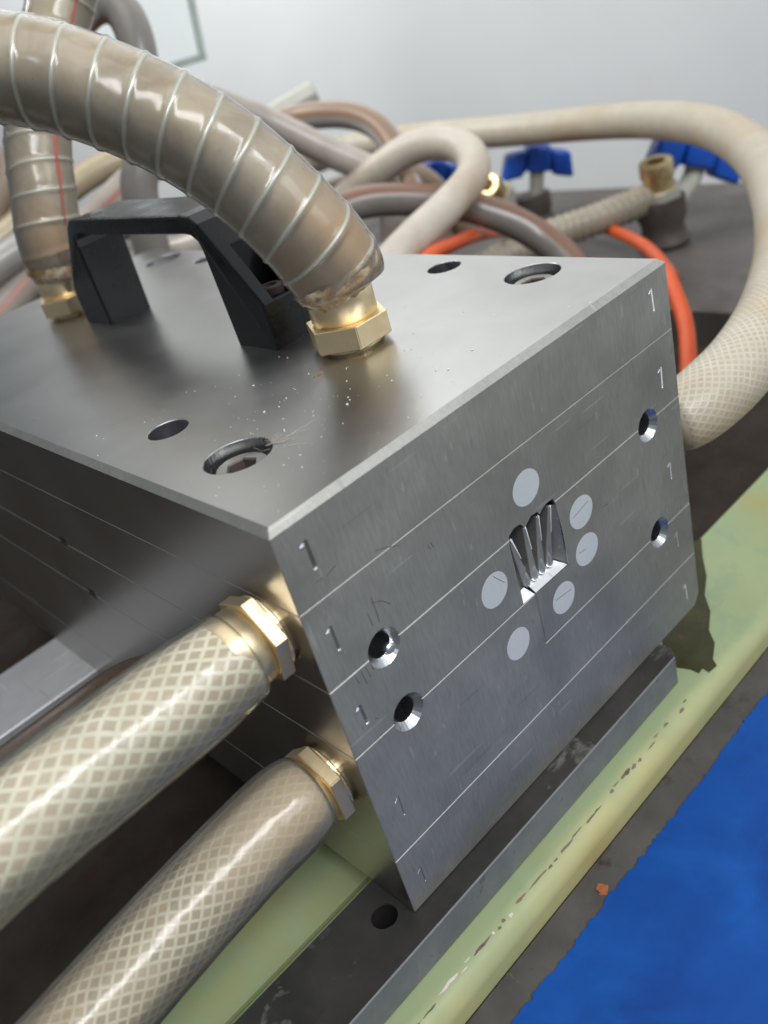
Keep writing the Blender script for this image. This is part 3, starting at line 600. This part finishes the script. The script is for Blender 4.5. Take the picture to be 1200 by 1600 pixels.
# the long hose from the right face of the block that curls back along the wall
rt = [(214, 15, -83, 14), (222, 12, -82, 16), (240, 9, -80, 17), (267, 8, -77, 17), (313, 16, -73, 17), (381, 41, -70, 17), (465, 84, -65, 17), (554, 143, -62, 17), (631, 215, -60, 17), (690, 298, -62, 17), (729, 395, -66, 17), (735, 519, -66, 17), (708, 645, -57, 17), (678, 741, -54, 17), (658, 817, -66, 17), (619, 870, -93, 17), (560, 900, -140, 17)]
root = thing('braided_hose', (200, 18, -84), 'cream braided hose leaving the right face of the block and curling back along the wall', 'hose', 'hoses screwed into the die block')
fitting(root, (200, 18, -84), (1, 0, 0), (0, 0, 1), 5, 2.5, 15, 12, 9)
b = bmesh.new(); tube(b, rt, 17, 40, 3.0); link('hose_wall', b, 'braid_far', root, smooth=True)

# ================================================================== BACKGROUND HOSES
def hose(label, pts, r, mat, name='rubber_hose', cat='hose', hollow=0.0, group='loose hoses piled behind the die block', phase=0.0, seg=28, ridge=None):
    b = bmesh.new(); tube(b, pts, r, seg, 1.2 if ridge else 3.0, hollow=hollow, phase=phase, ridge=ridge)
    c = np.mean(np.array(pts)[:, :3], axis=0)
    return tag(link(name, b, mat, loc=tuple(c), smooth=True), label, cat, group)
hose('whitish braided hose bent in a tight loop right behind the top plate', [(276, 299, -75), (312, 303, -62), (355, 306, -51), (408, 316, -44), (452, 326, -35), (472, 342, -23), (476, 367, -14), (464, 398, -12), (447, 430, -24), (429, 460, -41), (400, 490, -80)], 13.6, 'braid_white', 'braided_hose')
hose('shiny silvery hose with a red line running down into the pile behind the big hose', [(350, 505, 70), (385, 493, 43), (404, 481, 25), (425, 464, 2), (445, 450, -17), (461, 441, -34), (456, 433, -60), (441, 432, -110)], 12.5, 'red_line_hose', phase=2.6)
hose('grey hose with brown underside arching over the pile of hoses', [(440, 630, -10), (463, 615, 14), (494, 597, 19), (513, 568, 17), (528, 537, 9), (532, 509, -6), (525, 484, -30), (510, 462, -56), (489, 444, -100)], 12.8, 'grey_hose', phase=1.2)
hose('pale grey hose whose cut end stands up against the wall', [(430, 720, -40), (499, 694, 2), (538, 677, 17), (566, 663, 24), (583, 653, 28)], 14.5, 'pale_hose', hollow=0.62)
hose('dark grey hose lying low just behind the right top edge of the block', [(330, 415, -60), (355, 406, -36), (388, 395, -33), (425, 375, -43), (460, 353, -60), (480, 325, -79), (493, 299, -102), (491, 270, -126), (473, 241, -160)], 13.2, 'dark_hose', phase=1.0)
hose('brown hose half hidden between the big hose and the arching grey hose', [(340, 560, -80), (380, 536, -43), (417, 511, -40), (454, 486, -38), (493, 473, -37), (532, 459, -60), (560, 450, -120)], 11.5, 'brown_hose')
hose('bright orange air tube curving down past the right corner of the block', [(282, 266, -80), (340, 284, -62), (388, 301, -67), (481, 357, -93), (594, 421, -130), (682, 452, -156), (693, 417, -155), (646, 341, -149), (558, 245, -133), (491, 181, -131), (452, 160, -112), (414, 127, -126), (381, 106, -138), (343, 87, -153), (305, 76, -166)], 5.6, 'orange_tube', 'air_tube', 'tube', group='orange air tubes')
hose('tan hose running along the wall at the left behind the second wire hose', [(432, 645, 25), (374, 663, 31), (321, 673, 32), (274, 672, 24), (222, 673, 12), (158, 678, -12), (90, 680, -60)], 13.5, 'tan_hose', phase=1.0)
hose('shiny whitish hose with red line sloping behind the left end of the handle', [(338, 577, 34), (289, 574, 21), (240, 570, 5), (189, 568, -9), (135, 563, -31), (86, 558, -47), (30, 550, -90)], 14, 'red_line_hose', phase=2.2)
hose('grey hose crossing low behind the far left corner of the block', [(263, 519, 0), (221, 539, 5), (188, 556, 10), (141, 566, 0), (89, 574, -20), (40, 580, -60)], 13, 'grey_hose', phase=2.0)
hose('brown hose at the far left edge behind the second wire hose', [(380, 800, 110), (323, 768, 88), (265, 733, 60), (215, 702, 27), (158, 690, -30), (120, 680, -90)], 13, 'brown_hose')
hose('clear hose end lying behind the handle near the rear bolt', [(309, 493, -34), (285, 522, -37), (269, 550, -34), (228, 554, -50)], 14, 'red_line_hose', phase=0.5)
hose('dark brown hose lying against the upper left braided hose', [(-16.6, 93.4, -76.6), (-32.1, 84.8, -66.3), (-58.2, 74.2, -59.5), (-79.7, 67.1, -55.2), (-99.0, 60.5, -52.0)], 5.0, 'dark_rubber')
lp = [(234, 490, 100), (234, 490, 126), (252, 489, 143), (272, 481, 152), (282, 468, 144), (277, 455, 120), (259, 446, 80), (242, 444, 50), (229, 444, 26), (220, 446, -40)]
hose('dark hose looping up and over behind the big wire hose', lp, 13.5, 'dark_hose', phase=0.2)

# ================================================================== VALVES ON THE MACHINE BED
def lobed(bm, c, ax, up, half, hgt, thick):
    """three-lobed wing grip along ax: one high middle lobe and two drooping side lobes"""
    ax = Vector(ax).normalized(); up = Vector(up); up = (up-ax*up.dot(ax)).normalized(); n = ax.cross(up); c = Vector(c)
    for k, (x0, x1, dz, rot, th) in enumerate(((-1.0, -0.36, -0.10, 0.16, 0.9), (-0.34, 0.34, 0.12, 0.0, 1.15), (0.36, 1.0, -0.10, -0.16, 0.9))):
        b = bmesh.new(); L_ = (x1-x0)*half
        box(b, (-L_/2, -thick*th, -hgt/2), (L_/2, thick*th, hgt/2), 4.5, 3)
        box(b, (-L_*.62 if k != 0 else -L_*.3, -thick*.55, -hgt*.36), (L_*.62 if k != 2 else L_*.3, thick*.55, hgt*.30), 2, 2)
        me = bpy.data.meshes.new('t')
        for v in b.verts:
            a = v.co.x*math.cos(rot)+v.co.z*math.sin(rot); z = -v.co.x*math.sin(rot)*-1+v.co.z*math.cos(rot)
            v.co = c+ax*(a+(x0+x1)/2*half)+n*v.co.y+up*(z+dz*hgt)
        b.to_mesh(me); b.free(); bm.from_mesh(me); bpy.data.meshes.remove(me)
def valve(label, base, top_z, nip, nip_ax, hcen, hax, half, scale, hup=(0, 0, 1)):
    root = thing('ball_valve', base, label, 'valve', 'water valves with blue grips')
    bx, by, bz = base
    b = bmesh.new(); lathe(b, base, (0, 0, 1), [(0, 0), (24*scale, 0), (26*scale, 6), (22*scale, 14), (21*scale, top_z-bz-26), (24*scale, top_z-bz-18), (24*scale, top_z-bz), (0, top_z-bz)], 28); smooth_by_angle(link('valve_body', b, 'dark_iron', root))
    n = Vector(nip); a = Vector(nip_ax).normalized()
    b = bmesh.new(); lathe(b, n-a*2, nip_ax, [(0, 0), (21*scale, 0), (21*scale, 12*scale), (0, 12*scale)], 6, 0.2); link('lock_nut', b, 'pale_metal', root)
    b = bmesh.new(); lathe(b, n+a*9*scale, nip_ax, [(0, 0), (15*scale, 0), (14.5*scale, 12*scale), (16.5*scale, 14*scale), (16.5*scale, 26*scale), (15.5*scale, 28*scale), (9*scale, 28*scale), (8.5*scale, 8*scale), (0, 8*scale)], 28); smooth_by_angle(link('nipple', b, 'brass_old', root))
    h = Vector(hcen); s0 = h-Vector(hup).normalized()*22*scale
    b = bmesh.new(); P = [tuple(Vector((bx, by, top_z-14))), tuple((s0+Vector((bx, by, top_z-14)))/2+Vector((0, 0, -4))), tuple(s0), tuple(h)]; tube(b, P, 10*scale, 16, 4); link('stem', b, 'pale_metal', root, smooth=True)
    b = bmesh.new(); lobed(b, h, hax, hup, half, 35*scale, 17*scale); smooth_by_angle(link('grip', b, 'blue_plastic', root), 40)
    return root
cx = (0.6927, -0.6747, -0.2548)
valve('largest valve, blue wing grip leaning right beside an open brass nipple', (700, 318, -184), -136, (700, 318, -136), (-.12, -.05, 1), (762, 312, -112), (0.72, -0.60, -0.42), 46, 1.0, (0.25, -0.1, 0.95))
valve('middle valve with bright blue wing grip on a pale stem, half behind a hose', (763, 528, -184), -146, (728, 545, -136), (-.7, -.1, .6), (770, 519, -110), (0.75, -0.66, -0.2), 40, 0.85, (0.15, -0.1, 0.95))
valve('farthest valve, only a bit of blue grip showing between two hoses', (786, 712, -184), -150, (760, 730, -146), (-.7, -.1, .6), (757, 670, -112), (0.69, -0.67, -0.25), 30, 0.8)
rr = [(500, 420, -150), (533, 408, -140), (620, 401, -132), (660, 380, -140), (690, 352, -150)]
hose('stiff ribbed hose reaching up to the largest valve behind the orange tube', [(480, 430, -170), (520, 410, -146), (590, 385, -138), (640, 352, -136), (690, 325, -134)], 14.5, 'spiral_far', 'ribbed_hose', ridge=(8.0, 0.10, 0.0, 3))
# white panel in front of the wall
pn = thing('white_panel', (470, 800, -200), 'white sheet panel with greenish worn edge standing at the top left', 'panel')
def quadbox(name, q, d, mat):
    b = bmesh.new(); A = [b.verts.new(p) for p in q]; B = [b.verts.new(tuple(Vector(p)+Vector(d))) for p in q]
    b.faces.new(A); b.faces.new(B[::-1])
    for i in range(4): b.faces.new((A[i], A[(i+1) % 4], B[(i+1) % 4], B[i]))
    return link(name, b, mat, pn)
quadbox('sheet', [(534, 776, 96), (420, 886, 96), (440, 886, 420), (574, 760, 420)], (6, 6, 0), 'white_panel')
quadbox('edge_trim', [(538, 772, 92), (534.5, 775.5, 92), (574.5, 759.5, 420), (579, 755, 420)], (8, 8, 0), 'panel_edge')
quadbox('edge_trim', [(538, 772, 88), (420, 886, 88), (420, 886, 95.5), (538, 772, 95.5)], (8, 8, 0), 'panel_edge')

# ================================================================== SMALL LOOSE THINGS
bm = bmesh.new()
for i in range(170):
    x, y = rng.uniform(6, 150), rng.uniform(4, 130)
    if rng.random() < 0.45: x, y = rng.normal(55, 30), rng.normal(40, 30)
    if x < 3 or x > 197 or y < 3 or any((x-a)**2+(y-b_)**2 < 14**2 for a, b_ in SCREWS+HOLES) or (x-105)**2+(y-79)**2 < 20**2 or (88 < x < 122 and y > 100): continue
    s = rng.choice([0.14, 0.20, 0.26, 0.38], p=[.45, .3, .2, .05]); r_ = bmesh.ops.create_icosphere(bm, subdivisions=1, radius=s)
    for v in r_['verts']: v.co = Vector((x, y, s*.4+0.02))+Vector((v.co.x*rng.uniform(.8, 1.6), v.co.y*rng.uniform(.8, 1.6), v.co.z*.7))
tag(link('dust_specks', bm, 'dust', loc=(60, 60, 0)), 'pale dust specks scattered over the top of the steel block', 'dust', kind='stuff')
bm = bmesh.new(); lathe(bm, (79.5, 70, 0), (0, 0, 1), [(0, 0), (1.1, 0.02), (0.7, 0.25), (0, 0.3)], 8); lathe(bm, (77.5, 71.2, 0), (0, 0, 1), [(0, 0), (0.6, 0.02), (0.4, 0.15), (0, 0.2)], 7)
tag(link('rust_crumb', bm, 'rust_spot', loc=(79, 70, 0)), 'tiny orange rust crumb on the top plate below the brass nut', 'rust crumb')
bm = bmesh.new()
for i in range(16):
    a = rng.uniform(0, 6.28); c0 = np.array([37.5+rng.normal(0, 2.0), 41.5+rng.normal(0, 2.4), 0.3]); pts = [c0]
    for k in range(5):
        a += rng.normal(0, .9); c0 = c0+np.array([math.cos(a)*1.6, math.sin(a)*1.6, rng.uniform(-.1, .25)]); c0[2] = max(.12, c0[2]); pts.append(c0.copy())
    tube(bm, pts, 0.055, 4, .8)
tube(bm, [(38, 42, .3), (46, 41.5, .25), (54, 41, .15)], .05, 4, 2)
tag(link('lint', bm, 'lint', loc=(37, 42, 0)), 'tuft of grey lint fibres caught on the edge of the front left bolt hole', 'lint', kind='stuff')
